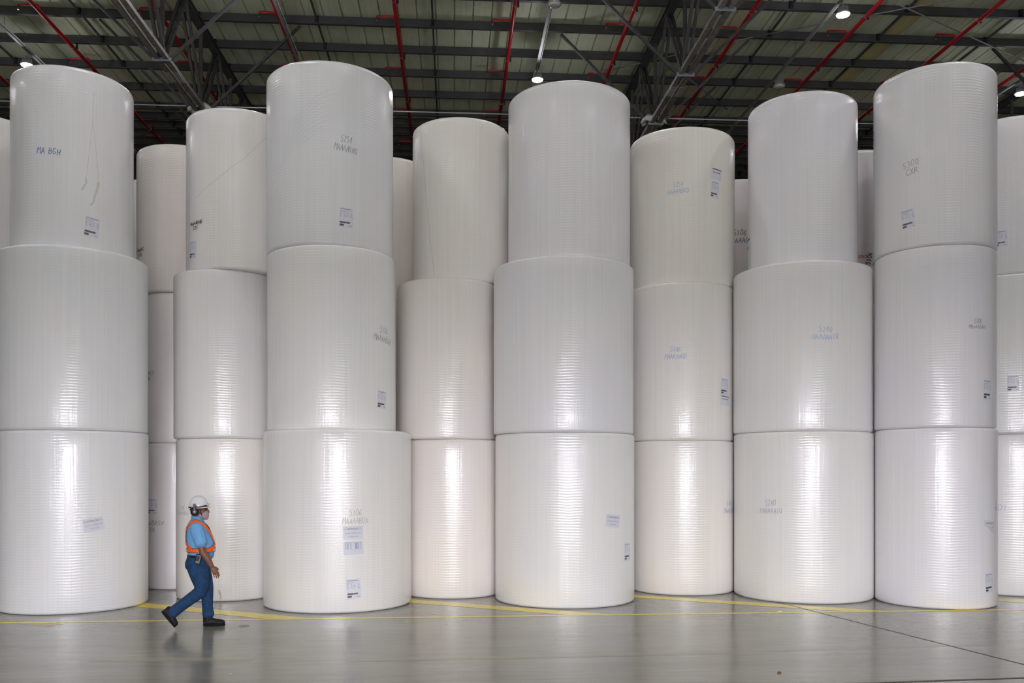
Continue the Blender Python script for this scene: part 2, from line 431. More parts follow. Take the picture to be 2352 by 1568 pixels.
def lamp(X, Y, lit, label, group):
    z = 2.15 + 10.55 + .0185 * Y
    e = empty('high_bay_lamp', (X, Y, z), label, 'lamp', group)
    MB().lathe([(.03, .20), (.05, .18), (.055, .10), (.11, .06), (.165, .0), (.17, -.03), (.15, -.035)], 32).build('housing', M['lampbody'], e, smooth=True)
    fb = MB()
    for k in range(12):
        a = 2 * math.pi * k / 12; fb.box((math.cos(a) * .09, math.sin(a) * .09, .10), (.06, .006, .09), Matrix.Rotation(a, 3, 'Z'))
    fb.build('cooling_fins', M['lampbody'], e)
    MB().lathe([(.15, -.032), (.145, -.05), (.10, -.065), (.02, -.07)], 32).build('lens', M['lens_on'] if lit else M['lens_off'], e, smooth=True)
    MB().tube([(0, 0, .19), (0, 0, .34)], .012, 8).build('hook', M['chrome'], e)
    if lit:
        l = bpy.data.lights.new('lamp_light', 'SPOT'); l.energy = LAMP_POWER; l.spot_size = R(160); l.spot_blend = .6; l.shadow_soft_size = .16; l.color = (.975, .94, 1.0)
        lo = bpy.data.objects.new('lamp_light', l); C.objects.link(lo); lo.parent = e; lo.location = (0, 0, -.09)
        l2 = bpy.data.lights.new('lamp_spill', 'POINT'); l2.energy = LAMP_POWER * .16; l2.shadow_soft_size = .14; l2.color = (.975, .94, 1.0)
        lo = bpy.data.objects.new('lamp_spill', l2); C.objects.link(lo); lo.parent = e; lo.location = (0, 0, -.30)
for i, X in enumerate(RX):
    for j, Y in enumerate([29.2, 25.0, 20.8, 16.6, 12.4, 8.2, 4.0, -.2, -4.4]):
        lit = (i + j) % 2 == 0 if i >= 0 else False
        if j == 0: lit = False
        key = (X, Y)
        if key in lamp_names: lamp(X, Y, lit, lamp_names[key], 'high bay lamps')
        elif lit: lamp(X, Y, True, 'lit high bay lamp outside the photo, over the open floor', 'high bay lamps outside the frame')

# ------------------------------------------------------------------ paper rolls
SEG = 144
def roll_mesh(r, h, seed, e=.045, et=.045):
    rnd = random.Random(seed); ph = [rnd.uniform(0, 6.28) for _ in range(6)]
    prof = []
    for k in range(7):
        a = math.pi / 2 * k / 6; prof.append((r - e + e * math.sin(a), e - e * math.cos(a)))
    nz = 10
    for k in range(1, nz): prof.append((r, e + (h - e - et) * k / nz))
    for k in range(7):
        a = math.pi / 2 * k / 6; prof.append((r - et + et * math.cos(a), h - et + et * math.sin(a)))
    prof = [(.16, .0)] + prof + [(.16, h), (.12, h - .01), (.12, h - .25)]
    V = []; F = []
    for (rr, z) in prof:
        for k in range(SEG):
            a = 2 * math.pi * k / SEG
            d = 0
            if rr > r * .9: d = .0012 * math.sin(3 * a + ph[0] + z) + .0008 * math.sin(7 * a + ph[1] - 2 * z) + .0008 * math.sin(13 * a + ph[2])
            V.append((math.sin(a) * (rr + d), -math.cos(a) * (rr + d), z))
    n = len(prof)
    for i in range(n - 1):
        for k in range(SEG):
            a = i * SEG + k; b = i * SEG + (k + 1) % SEG; F.append([a, b, b + SEG, a + SEG])
    F.append(list(range(SEG))[::-1]); F.append([(n - 1) * SEG + k for k in range(SEG)])
    return V, F

S = {
 'S1': [[-6.086, 14.76, 1.11, 0, 2.753], [-6.09, 14.76, 1.107, 2.753, 5.51], [-6.094, 14.76, 0.892, 5.51, 8.291]],
 'S3': [[-1.877, 14.698, 1.182, 0, 2.769], [-1.975, 14.705, 1.023, 2.769, 5.582], [-2.0, 14.706, 1.009, 5.582, 8.397]],
 'S5': [[1.859, 14.899, 1.161, 0, 2.743], [1.837, 14.9, 1.168, 2.743, 5.491], [1.933, 14.894, 1.019, 5.491, 8.282]],
 'S7': [[6.026, 15.094, 1.15, 0, 2.784], [6.013, 15.095, 1.149, 2.784, 5.534], [6.018, 15.095, 0.904, 5.534, 8.372]],
 'S8': [[7.882, 14.171, 0.914, 0, 2.813], [7.868, 14.172, 0.911, 2.813, 5.641], [7.866, 14.172, 0.919, 5.641, 8.473]],
 'S2': [[-3.882, 15.707, 0.85, 0, 2.678], [-3.916, 15.709, 0.86, 2.678, 5.445], [-3.702, 15.695, 0.86, 5.445, 8.098]],
 'S1b': [[-5.082, 17.168, 0.76, 0, 2.645], [-5.082, 17.168, 0.76, 2.645, 5.354], [-5.095, 17.169, 0.8, 5.354, 8.026]],
 'S4': [[-0.025, 15.785, 0.86, 0, 2.675], [-0.104, 15.79, 0.88, 2.675, 5.369], [0.13, 16.0, 0.86, 5.369, 8.16]],
 'S6': [[4.13, 15.98, 0.935, 0, 2.667], [4.12, 15.98, 0.935, 2.667, 5.388], [4.16, 16.08, 0.94, 5.388, 8.10]],
 'S9': [[9.986, 15.456, 0.93, 0, 2.773], [9.938, 15.459, 0.93, 2.773, 5.51], [9.97, 15.457, 0.93, 5.51, 8.217]],
 'S0b': [[-8.066, 15.86, 0.88, 0.0, 2.664], [-8.066, 15.86, 0.88, 2.664, 5.328], [-8.066, 15.86, 0.88, 5.328, 7.991]],
 'S0c': [[-5.97, 18.9, 0.88, 0.0, 2.65], [-5.97, 18.9, 0.88, 2.65, 5.29], [-5.97, 18.9, 0.88, 5.29, 7.92]],
 'S3b': [[-1.318, 17.323, 0.88, 0.0, 2.64], [-1.318, 17.323, 0.88, 2.64, 5.279], [-1.318, 17.323, 0.88, 5.279, 7.919]],
 'S6b': [[5.684, 17.767, 0.9, 0.0, 2.596], [5.684, 17.767, 0.9, 2.596, 5.191], [5.684, 17.767, 0.9, 5.191, 7.787]],
 'S7b': [[7.567, 16.542, 0.86, 0.0, 2.658], [7.567, 16.542, 0.86, 2.658, 5.316], [7.567, 16.542, 0.86, 5.316, 7.974]],
}
TINT = {'S1': [(.96, .97, .99), (.95, .965, .98), (.95, .96, .99)], 'S3': [(1, .99, .97), (.985, .99, .98), (.95, .96, .99)],  # paper tone per roll; shade and warm bounce light tinted into set-back stacks
        'S5': [(.99, .99, .985), (.96, .96, .99), (.95, .95, .97)], 'S7': [(.99, .985, .975), (.98, .98, .985), (.95, .95, 1.0)],
        'S8': [(.97, .965, 1.0), (.95, .945, .99), (.94, .94, .98)], 'S2': [(1, .98, .95), (.985, .975, .97), (.99, .985, .97)],
        'S4': [(1, .96, .915), (1, .965, .93), (1, .98, .935)], 'S6': [(1, .98, .945), (1, .98, .95), (1, .985, .925)], 'S9': [(.98, .975, .97), (.96, .97, .96), (.94, .94, .96)],
        'S1b': [(.96, .92, .91), (.95, .91, .90), (.92, .88, .84)], 'S3b': [(.99, .94, .885)] * 3, 'S6b': [(.98, .94, .93)] * 3, 'S7b': [(.98, .95, .94)] * 3, 'S0b': [(1, .98, .96)] * 3, 'S0c': [(.98, .95, .92)] * 3}
where = {
 'S1': 'of the leftmost full stack', 'S3': 'of the front stack right of the walking man', 'S5': 'of the front stack below the centre lamp', 'S7': 'of the second front stack from the right',
 'S8': 'of the rightmost full front stack', 'S2': 'of the stack directly behind the walking man', 'S4': 'of the set back stack left of centre lamp', 'S6': 'of the set back stack right of centre lamp',
 'S9': 'of the stack at the right edge', 'S1b': 'of the shadowed stack left of the man', 'S3b': 'of the sliver stack in the gap left of centre',
 'S6b': 'of the sliver behind second right front stack, left side', 'S7b': 'of the sliver between the two right front stacks', 'S0b': 'of the stack at the extreme left edge', 'S0c': 'of the farthest sliver stack at left'}
detail = {('S1', 2): 'with blue MA BGH', ('S1', 1): 'without markings', ('S1', 0): 'with a tilted notice', ('S3', 2): 'marked 5254', ('S3', 1): 'marked 5106', ('S3', 0): 'with pasted sheets',
          ('S5', 2): 'without markings', ('S5', 1): 'wide and unmarked', ('S5', 0): 'with a tilted notice', ('S7', 2): 'narrow and bluish', ('S7', 1): 'marked 5240', ('S7', 0): 'faintly marked 5240', ('S8', 2): 'marked 5300 CXR', ('S8', 1): 'marked 5300', ('S8', 0): 'with half peeled notice',
          ('S6', 2): 'with stacked labels', ('S6', 1): 'with blue 5106', ('S2', 2): 'with dark writing', ('S6b', 2): 'with 106', ('S7b', 2): 'with red number', ('S9', 2): 'with a label', ('S9', 1): 'with bar code'}
ROLL = {}
for si, (k, lv) in enumerate(S.items()):
    for i, (x, y, r, z0, z1) in enumerate(lv):
        V, F = roll_mesh(r, z1 - z0 - .002, si * 10 + i, et=.085 if i == 2 else .045)
        o = mesh_obj('paper_roll', V, F, M['paper'], smooth=True, loc=(x, y, z0 + .001))
        for p in o.data.polygons[-2:]: p.use_smooth = False
        o.color = (*TINT[k][i], 1)
        lb = '%s wrapped paper roll%s %s' % (['bottom', 'middle', 'top'][i], (' ' + detail[k, i] + ',') if (k, i) in detail else '', where[k])
        tag(o, lb, 'paper roll', 'stacked paper rolls')
        ROLL[k, i] = (o, x, y, r, z0, z1)

# -- marking helpers: everything below is laid on the curved side of a roll
G = {
 'A': [[(0, 0), (.3, 1), (.6, 0)], [(.12, .4), (.48, .4)]], 'B': [[(0, 0), (0, 1), (.4, .95), (.45, .7), (.35, .55), (0, .52)], [(.35, .52), (.55, .3), (.45, .05), (0, 0)]],
 'C': [[(.55, .85), (.35, 1), (.1, .85), (0, .5), (.1, .12), (.35, 0), (.6, .12)]], 'D': [[(0, 0), (0, 1), (.35, .92), (.55, .6), (.52, .3), (.3, .04), (0, 0)]],
 'E': [[(.5, 1), (0, 1), (0, 0), (.5, 0)], [(0, .5), (.4, .5)]], 'G': [[(.55, .85), (.3, 1), (.05, .8), (0, .4), (.2, .02), (.5, .1), (.55, .42), (.32, .42)]],
 'H': [[(0, 0), (0, 1)], [(.5, 0), (.5, 1)], [(0, .5), (.5, .5)]], 'I': [[(.25, 0), (.25, 1)]], 'J': [[(.5, 1), (.5, .2), (.3, 0), (.05, .15)]], 'K': [[(0, 0), (0, 1)], [(.5, 1), (.03, .45), (.55, 0)]],
 'M': [[(0, 0), (.05, 1), (.3, .45), (.58, 1), (.62, 0)]], 'N': [[(0, 0), (0, 1), (.5, 0), (.5, 1)]], 'O': [[(.3, 1), (.05, .8), (0, .4), (.2, .02), (.45, .1), (.58, .5), (.5, .9), (.3, 1)]],
 'Q': [[(.3, 1), (.05, .8), (0, .4), (.2, .05), (.45, .12), (.58, .5), (.5, .9), (.3, 1)], [(.3, .3), (.62, -.08)]], 'R': [[(0, 0), (0, 1), (.4, .95), (.48, .75), (.35, .55), (0, .5)], [(.2, .5), (.55, 0)]],
 'S': [[(.5, .9), (.25, 1), (.03, .8), (.15, .57), (.42, .45), (.5, .2), (.28, 0), (0, .1)]], 'U': [[(0, 1), (.02, .2), (.25, 0), (.5, .2), (.5, 1)]], 'W': [[(0, 1), (.15, 0), (.3, .6), (.45, 0), (.6, 1)]],
 'X': [[(0, 0), (.55, 1)], [(0, 1), (.55, 0)]], 'Y': [[(0, 1), (.27, .5), (.55, 1)], [(.27, .5), (.22, 0)]],
 '0': [[(.28, 1), (.05, .8), (0, .4), (.2, .02), (.42, .1), (.52, .5), (.45, .88), (.28, 1)]], '1': [[(.1, .75), (.3, 1), (.28, 0)]], '2': [[(.02, .8), (.2, 1), (.45, .85), (.4, .55), (0, 0), (.5, .02)]],
 '3': [[(.03, .92), (.3, 1), (.48, .8), (.22, .55), (.5, .35), (.4, .05), (0, .05)]], '4': [[(.35, 0), (.38, 1)], [(.3, .95), (0, .4), (.5, .42)]], '5': [[(.5, 1), (.08, .98), (.05, .58), (.35, .6), (.5, .35), (.35, .03), (0, .05)]],
 '6': [[(.42, 1), (.12, .7), (0, .3), (.2, 0), (.45, .12), (.45, .4), (.2, .5), (.03, .35)]], '8': [[(.25, .55), (.05, .78), (.25, 1), (.45, .78), (.25, .55), (0, .25), (.25, 0), (.5, .25), (.25, .55)]],
}
def on_roll(key, px, py):
    """where the sight line through a photo pixel meets the side of a roll: angle round the roll and height"""
    o, x, y, r, z0, z1 = ROLL[key]
    u = (px - 1176) / FPX; ca, sa = math.cos(YAW), math.sin(YAW)
    d = Vector((u * ca + sa, ca - u * sa)); c = Vector((x, y))
    a = d.dot(d); b = -2 * d.dot(c); cc = c.dot(c) - r * r; D = b * b - 4 * a * cc
    t = (-b - math.sqrt(max(D, 0))) / (2 * a)
    p = d * t - c; ang = math.atan2(p.x, -p.y)
    return ang, CAM_H - (py - 1080) / FPX * t - z0, t
def place(key, ang, z, tilt, u, v, off):
    r = ROLL[key][3]; ct, st = math.cos(tilt), math.sin(tilt)
    uu, v2 = u * ct - v * st, u * st + v * ct
    a = ang + uu / r; return (math.sin(a) * (r + off), -math.cos(a) * (r + off), z + v2)
def ribbon(mb, key, ang, z, tilt, pts, wd, off):
    # polyline in label metres -> thin ribbon
    res = []
    for (a, b) in zip(pts[:-1], pts[1:]):
        n = max(1, int(math.dist(a, b) / .03))
        for k in range(n): res.append((a[0] + (b[0] - a[0]) * k / n, a[1] + (b[1] - a[1]) * k / n))
    res.append(pts[-1]); base = len(mb.v)
    for i, p in enumerate(res):
        q = res[min(i + 1, len(res) - 1)]; s_ = res[max(i - 1, 0)]
        tx, ty = q[0] - s_[0], q[1] - s_[1]; L = math.hypot(tx, ty) or 1; nx, ny = -ty / L * wd / 2, tx / L * wd / 2
        mb.v.append(place(key, ang, z, tilt, p[0] + nx, p[1] + ny, off)); mb.v.append(place(key, ang, z, tilt, p[0] - nx, p[1] - ny, off))
    for i in range(len(res) - 1): mb.f.append([base + 2 * i, base + 2 * i + 1, base + 2 * i + 3, base + 2 * i + 2])
def patch(mb, key, ang, z, tilt, u0, u1, v0, v1, off, n=6):
    base = len(mb.v)
    for i in range(n + 1):
        uu = u0 + (u1 - u0) * i / n
        mb.v.append(place(key, ang, z, tilt, uu, v0, off)); mb.v.append(place(key, ang, z, tilt, uu, v1, off))
    for i in range(n): mb.f.append([base + 2 * i, base + 2 * i + 1, base + 2 * i + 3, base + 2 * i + 2])
INK = {}
def ink(col):
    if col not in INK: INK[col] = mat('marker_ink', col, .45)
    return INK[col]
def write(key, px, py, lines, hpx, col, wpx=None, tilt=0., wd=.008, squeeze=1.0):
    ang, z, t = on_roll(key, px, py); h = hpx * t / FPX; mb = MB(); rnd = random.Random(hash((px, py)) % 999)
    for li, tx in enumerate(lines):
        adv = h * .74 * squeeze; W = adv * len(tx); x0 = -W / 2; y0 = (len(lines) / 2 - li - 1) * h * 1.35
        for ch in tx:
            if ch in G:
                jx, jy, sc_ = rnd.uniform(-.05, .05) * h, rnd.uniform(-.08, .08) * h, rnd.uniform(.9, 1.08)
                for st in G[ch]:
                    ribbon(mb, key, ang, z, R(tilt), [(x0 + jx + (p[0] * squeeze + p[1] * .1) * h * sc_, y0 + jy + p[1] * h * sc_) for p in st], wd, .0035)
            x0 += adv
    return mb.build('handwriting', ink(col), ROLL[key][0])
def text_mesh(txt, size):
    cu = bpy.data.curves.new('print', 'FONT'); cu.body = txt; cu.size = size; cu.align_x = 'CENTER'; cu.resolution_u = 3
    ob = bpy.data.objects.new('print', cu); C.objects.link(ob); dg = bpy.context.evaluated_depsgraph_get(); dg.update()
    me = bpy.data.meshes.new_from_object(ob.evaluated_get(dg))
    vs = [tuple(v.co) for v in me.vertices]; fs = [list(p.vertices) for p in me.polygons]
    bpy.data.objects.remove(ob); bpy.data.meshes.remove(me); return vs, fs
def put_text(mb, key, ang, z, tilt, txt, size, u, v, off, sx=1.0):
    vs, fs = text_mesh(txt, size); b = len(mb.v)
    mb.v += [place(key, ang, z, tilt, u + p[0] * sx, v + p[1], off) for p in vs]; mb.f += [[b + i for i in f] for f in fs]
def label_product(key, px, py, wd=.215, ht=.30, tilt=0.):
    """roll label: small printed rows above a long and a short bar code"""
    ang, z, t = on_roll(key, px, py); tl = R(tilt)
    mb = MB(); patch(mb, key, ang, z, tl, -wd / 2, wd / 2, -ht / 2, ht / 2, .004); lab = mb.build('paper_label', M['label'], ROLL[key][0])
    W, H = wd, ht; L = -W / 2
    rnd = random.Random(5)
    d = MB()
    # bar codes
    u = L + .06 * W
    while u < L + .78 * W:
        b_ = rnd.choice([.003, .005, .007]); patch(d, key, ang, z, tl, u, u + b_, -H * .29, -H * .20, .0052, 1); u += b_ + rnd.choice([.0012, .002])
    u = L + .06 * W
    while u < L + .34 * W:
        b_ = rnd.choice([.004, .006]); patch(d, key, ang, z, tl, u, u + b_, -H * .43, -H * .33, .0052, 1); u += b_ + .0013
    d.build('bar_code', M['print_d'], lab)
    m_ = MB()
    patch(m_, key, ang, z, tl, L + .06 * W, L + .55 * W, H * .305, H * .325, .0052, 3)
    for r_ in range(4):
        v = H * (.22 - .06 * r_)
        for u in (.06, .30 + .05 * (r_ % 2), .48 + .07 * ((r_ + 1) % 2), .80 + .03 * (r_ % 2)):
            patch(m_, key, ang, z, tl, L + u * W, L + (u + .10) * W, v, v + H * .022, .0052, 1)
    patch(m_, key, ang, z, tl, L + .70 * W, L + .92 * W, -H * .41, -H * .385, .0052, 1)
    patch(m_, key, ang, z, tl, L + .93 * W, L + .95 * W, -H * .05, H * .06, .0052, 1)
    m_.build('printed_rows', M['print_m'], lab)
    b2 = MB(); patch(b2, key, ang, z, tl, L + .06 * W, L + .85 * W, H * .40, H * .44, .0052, 3); b2.build('printed_heading', M['print_b'], lab)
    return lab
def label_notice(key, px, py, wd=.30, ht=.20, tilt=0., torn=False):
    ang, z, t = on_roll(key, px, py); tl = R(tilt)
    mb = MB(); patch(mb, key, ang, z, tl, -wd / 2, wd / 2, (-ht / 2 if not torn else ht * .12), ht / 2, .004)
    if torn:
        b = len(mb.v)
        for (u, v) in ((-wd / 2, ht * .12), (wd / 2, ht * .12), (wd / 2, -ht / 2), (wd * .35, -ht / 2), (-wd * .1, -ht * .05)): mb.v.append(place(key, ang, z, tl, u, v, .004))
        mb.f.append([b, b + 1, b + 2, b + 3, b + 4])
    lab = mb.build('notice_sheet', M['label'], ROLL[key][0])
    d = MB(); put_text(d, key, ang, z, tl, 'ATENÇÃO', .036, 0, ht * .22, .0055)
    if torn: put_text(d, key, ang, z, tl, 'CTA', .036, wd * .25, -ht * .08, .0055)
    d.build('printed_title', M['print_d'], lab)
    m_ = MB()
    patch(m_, key, ang, z, tl, -.46 * wd, -.24 * wd, ht * .24, ht * .27, .0052, 1); patch(m_, key, ang, z, tl, .26 * wd, .46 * wd, ht * .24, ht * .27, .0052, 1)
    patch(m_, key, ang, z, tl, -.38 * wd, -.34 * wd, ht * .34, ht * .40, .0052, 1); patch(m_, key, ang, z, tl, .34 * wd, .38 * wd, ht * .34, ht * .40, .0052, 1)
    if not torn:
        put_text(m_, key, ang, z, tl, 'Quadra ESMECTA', .033, 0, -ht * .08, .0055); put_text(m_, key, ang, z, tl, 'Inventariada', .030, 0, -ht * .32, .0055)
    m_.build('printed_text', M['print_m'], lab)
    if torn:
        fl = MB(); b = 0
        for (u, v, o_) in ((-wd * .5, ht * .12, .005), (-wd * .1, -ht * .05, .012), (wd * .35, -ht * .5, .006), (wd * .05, ht * .02, .03)): fl.v.append(place(key, ang, z, tl, u, v, o_))
        fl.f.append([0, 1, 2, 3]); fl.build('peeled_corner', M['film'], lab)
    return lab
def label_block(key, px, py, wd=.22, ht=.20, tilt=0.):
    ang, z, t = on_roll(key, px, py); tl = R(tilt)
    mb = MB(); patch(mb, key, ang, z, tl, -wd / 2, wd / 2, -ht / 2, ht / 2, .006); lab = mb.build('paper_label', M['label'], ROLL[key][0])
    d = MB(); patch(d, key, ang, z, tl, -.42 * wd, .42 * wd, ht * .38, ht * .45, .0075, 3)
    for u in (-.36, -.24, -.13, -.02, .12, .22): patch(d, key, ang, z, tl, u * wd, (u + .08) * wd, ht * .10, ht * .17, .0075, 1)
    d.build('printed_rows', M['print_d'], lab); return lab
def label_bars(key, px, py, wd=.30, ht=.20, tilt=0.):
    ang, z, t = on_roll(key, px, py); tl = R(tilt)
    mb = MB(); patch(mb, key, ang, z, tl, -wd / 2, wd / 2, -ht / 2, ht / 2, .004); lab = mb.build('paper_label', M['label'], ROLL[key][0])
    d = MB(); mm = mat('faded_print', (.42, .46, .6), .5)
    patch(d, key, ang, z, tl, -.42 * wd, .42 * wd, ht * .38, ht * .42, .0052, 3)
    for u, q in ((-.4, .03), (-.33, .04), (-.26, .02), (-.15, .04), (.08, .12), (.24, .05), (.36, .03)): patch(d, key, ang, z, tl, u * wd, (u + q) * wd, -ht * .1, ht * .36, .0052, 1)
    d.build('faded_bar_code', mm, lab); return lab
def crease(key, pts, wd, name='film_crease', m=None, off=.003):
    """a fold line of the film given by photo points on the roll"""
    a0, z0, t0 = on_roll(key, *pts[0]); r = ROLL[key][3]; P = []
    for p in pts:
        a, z, t = on_roll(key, *p); P.append(((a - a0) * r, z - z0))
    mb = MB(); ribbon(mb, key, a0, z0, 0, P, wd, off); return mb.build(name, m or M['fold'], ROLL[key][0])

BLUE = (.16, .22, .50); PALE = (.47, .58, .78); DK = (.05, .05, .07); GR = (.55, .55, .54); GR2 = (.36, .36, .36); VIO = (.50, .51, .66)
write('S1' and ('S1', 2), 112, 344, ['MA BGH'], 15, BLUE, tilt=-2, wd=.011, squeeze=.8)
label_product(('S1', 2), 211, 522, .22, .31, -6)
crease(('S1', 2), [(216, 215), (212, 290), (205, 350), (199, 400), (197, 412)], .006)
crease(('S1', 2), [(215, 290), (221, 350), (227, 410), (229, 432)], .005)
crease(('S1', 2), [(197, 410), (198, 420), (193, 428), (188, 437)], .028, 'torn_film_flap', M['film'], .006)
crease(('S1', 2), [(226, 418), (222, 438), (218, 448), (214, 465), (207, 472)], .03, 'torn_film_flap', M['film'], .006)
label_notice(('S1', 0), 215, 1204, tilt=9)
write(('S2', 2), 449, 516, ['MAAAABNR', '525'], 8, DK, tilt=0, wd=.010)
label_product(('S2', 2), 443, 574, .2, .29, -3)
crease(('S2', 2), [(612, 315), (560, 365), (500, 410), (452, 455)], .006)
write(('S2', 0), 418, 1170, ['5106', 'MAAAABNG'], 9, GR, wd=.008)
crease(('S2', 0), [(503, 1354), (505, 1362), (507, 1370), (506, 1376)], .022, 'film_stain', varied('brown_stain', (.55, .50, .38), .5, .3, 20))
write(('S1b', 2), 321, 578, ['MAAAAC', '5106'], 9, DK, wd=.010)
write(('S1b', 1), 338, 862, ['MAAAASS', '5106'], 9, GR2, wd=.010)
label_product(('S1b', 0), 348, 1163, .26, .28, 0)
write(('S1b', 0), 346, 1206, ['MAAAABASW', '5106'], 11, GR2, wd=.010)
write(('S3', 2), 796, 328, ['5254', 'MAAAABNQ'], 15, (.26, .26, .27), tilt=-5, wd=.006, squeeze=.62)
label_product(('S3', 2), 795, 500, .215, .305, -2)
for q in range(9):
    crease(('S3', 2), [(640 + q * 3, 400 - q * 14), (668 + q * 6, 350 - q * 15), (705 + q * 5, 322 - q * 14), (740 + q * 4, 300 - q * 12)], .0035, 'film_crease', mat('film_line', (.70, .70, .73), .3))
write(('S3', 1), 882, 766, ['5106', 'MAAAABAA'], 15, GR2, tilt=-6, wd=.008, squeeze=.75)
label_product(('S3', 1), 877, 918, .21, .28, -4)
write(('S3', 0), 817, 1184, ['5106', 'MAAAABUA'], 14, GR, wd=.008, squeeze=.72)
label_notice(('S3', 0), 811, 1223, tilt=1); label_bars(('S3', 0), 812, 1258, tilt=2); label_product(('S3', 0), 812, 1352, .215, .30, 3)
crease(('S4', 2), [(967, 300), (971, 350), (980, 460), (990, 560), (998, 634)], .007)
label_notice(('S5', 0), 1408, 1196, tilt=-7); label_product(('S5', 0), 1441, 1267, .21, .28, 0)
crease(('S5', 2), [(1200, 220), (1207, 300), (1212, 450), (1216, 580)], .004, 'film_crease', mat('film_line', (.75, .75, .75), .3))
write(('S6', 2), 1558, 429, ['5254', 'MAAAABKD'], 11, PALE, tilt=2, wd=.008, squeeze=.75)
label_product(('S6', 2), 1642, 436, .17, .29, -6); label_block(('S6', 2), 1646, 401, .23, .20, -5)
crease(('S6', 2), [(1463, 330), (1464, 420), (1468, 500), (1470, 560)], .006)
write(('S6', 1), 1552, 808, ['5106', 'MAAAAAQR'], 12, PALE, wd=.008, squeeze=.72)
label_product(('S6', 1), 1664, 888, .20, .29, -3); label_block(('S6', 1), 1665, 920, .27, .17, -4)
write(('S6', 0), 1676, 1162, ['5106', 'MAAAAGR'], 12, VIO, wd=.008, squeeze=.8)
write(('S6b', 2), 1700, 541, ['5106', 'MAAAAGI'], 13, (.12, .13, .28), wd=.011, squeeze=.8)
write(('S7', 1), 1897, 762, ['5240', 'MAAAAAYR'], 13, PALE, wd=.009, squeeze=.82)
write(('S7', 0), 1770, 1161, ['5240', 'MAAAAAYQ'], 13, VIO, wd=.008, squeeze=.72, tilt=2)
label_block(('S7', 2), 1718.9, 580, .3, .5)
write(('S7b', 2), 1982, 588, ['5015'], 7, (.6, .12, .10), wd=.012)
write(('S7b', 2), 2002, 594, ['5106', 'MAAA'], 10, DK, wd=.014, tilt=80)
write(('S8', 2), 2093, 382, ['5300', 'CXR'], 14, (.30, .30, .32), tilt=10, wd=.007, squeeze=.9)
label_product(('S8', 2), 2086, 503, .215, .30, 5)
write(('S8', 1), 2247, 742, ['5300', 'MBAAASAHC'], 9, GR2, wd=.007, squeeze=.85)
label_product(('S8', 1), 2268, 895, .2, .31, -1)
label_notice(('S8', 0), 2273, 1210, .28, .2, -2, torn=True); label_product(('S8', 0), 2272, 1338, .2, .30, 2)
write(('S8', 0), 2288, 1158, ['5', 'MA'], 10, GR2, wd=.01)
label_product(('S9', 2), 2299, 548, .2, .28, 0); label_product(('S9', 1), 2327, 880, .18, .28, 0)
write(('S9', 0), 2299, 1163, ['5DI'], 14, (.55, .62, .75), wd=.010)

# ------------------------------------------------------------------ floor markings
def strip(name, pts, m, label, cat, z=.0015, group=None):
    V = [(p[0], p[1], z) for p in pts]; o = mesh_obj(name, V, [list(range(len(V)))], m)
    return tag(o, label, cat, group)
def line(name, a, b, wd, m, label, cat, z=.0015, group=None):
    a = Vector(a); b = Vector(b); t = (b - a).normalized(); n = Vector((-t.y, t.x)) * wd / 2
    return strip(name, [a + n, b + n, b - n, a - n], m, label, cat, z, group)
def yl(x): return 13.105 + .0147 * (x + 1.7)
line('floor_line', (-14, yl(-14)), (16, yl(16)), .11, M['yellow'], 'thin yellow line painted along the floor in front of all stacks', 'floor marking', .0012)
g = 'broad diagonal yellow stripes'
def hatch(x_hit, label, length=9.0, wd=.33):
    d = Vector((-.866, .5)); y = yl(x_hit); a = Vector((x_hit, y)); n = Vector((.5, .866)) * wd
    # parallelogram whose lower end is cut along the thin line
    strip('floor_stripe', [a, a + d * length, a + d * length + n, Vector((x_hit + wd / .5 * 1.0, yl(x_hit + wd * 2)))], M['yellow'], label, 'floor marking', .0018, g)
hatch(-2.65, 'broad yellow diagonal floor stripe running behind the walking man')
hatch(1.75, 'broad yellow diagonal floor stripe in front of the centre stacks')
hatch(6.0, 'broad yellow diagonal floor stripe by the second stack from the right')
hatch(10.35, 'broad yellow diagonal floor stripe at the right edge')
line('floor_stripe', (-8.4, 14.3), (-5.5, 12.75), .22, varied('brownish_paint', (.42, .33, .14), .3, .2, 6), 'faded brownish stripe crossing the thin yellow line at far left', 'floor marking', .0009)
line('faint_stripe', (-4.1, 10.42), (-2.3, 10.36), .22, M['yellow_faint'], 'faint yellow stripe on the floor below the walking man', 'floor marking', .0008, 'faint yellow stripes')
line('faint_stripe', (-1.2, 10.2), (3.2, 10.35), .16, M['yellow_faint'], 'faint yellow stripe across the middle foreground floor', 'floor marking', .0008, 'faint yellow stripes')
line('faint_stripe', (3.6, 10.45), (6.6, 10.66), .16, M['yellow_faint'], 'faint yellow stripe in the right foreground floor', 'floor marking', .0008, 'faint yellow stripes')
line('floor_joint', (5.25, 14.4), (6.42, 8.97), .028, M['joint'], 'thin brown joint running diagonally across the right foreground floor', 'floor joint', .0022)
def bits(name, loc, r, m, label, cat, sq=.5):
    rnd = random.Random(int(loc[0] * 100)); mb = MB(); n = 9
    for i, (q, z) in enumerate(((.7, 0), (1, .35), (.6, .8))):
        for k in range(n):
            a = 2 * math.pi * k / n; s_ = rnd.uniform(.8, 1.1); mb.v.append((math.cos(a) * r * q * s_ * 1.5, math.sin(a) * r * q * s_, z * r * sq))
    for i in range(2):
        for k in range(n): mb.f.append([i * n + k, i * n + (k + 1) % n, (i + 1) * n + (k + 1) % n, (i + 1) * n + k])
    mb.f.append(list(range(n))); mb.f.append([2 * n + k for k in range(n)])
    return tag(mb.build(name, m, loc=loc), label, cat)
bits('brown_crumb', (3.451, 9.273, .001), .018, mat('brown_crumb', (.22, .07, .03), .6), 'small reddish brown crumb on the floor near the bottom edge', 'debris', 1.)
wf = mat('paper_scrap', (.8, .8, .78), .6)
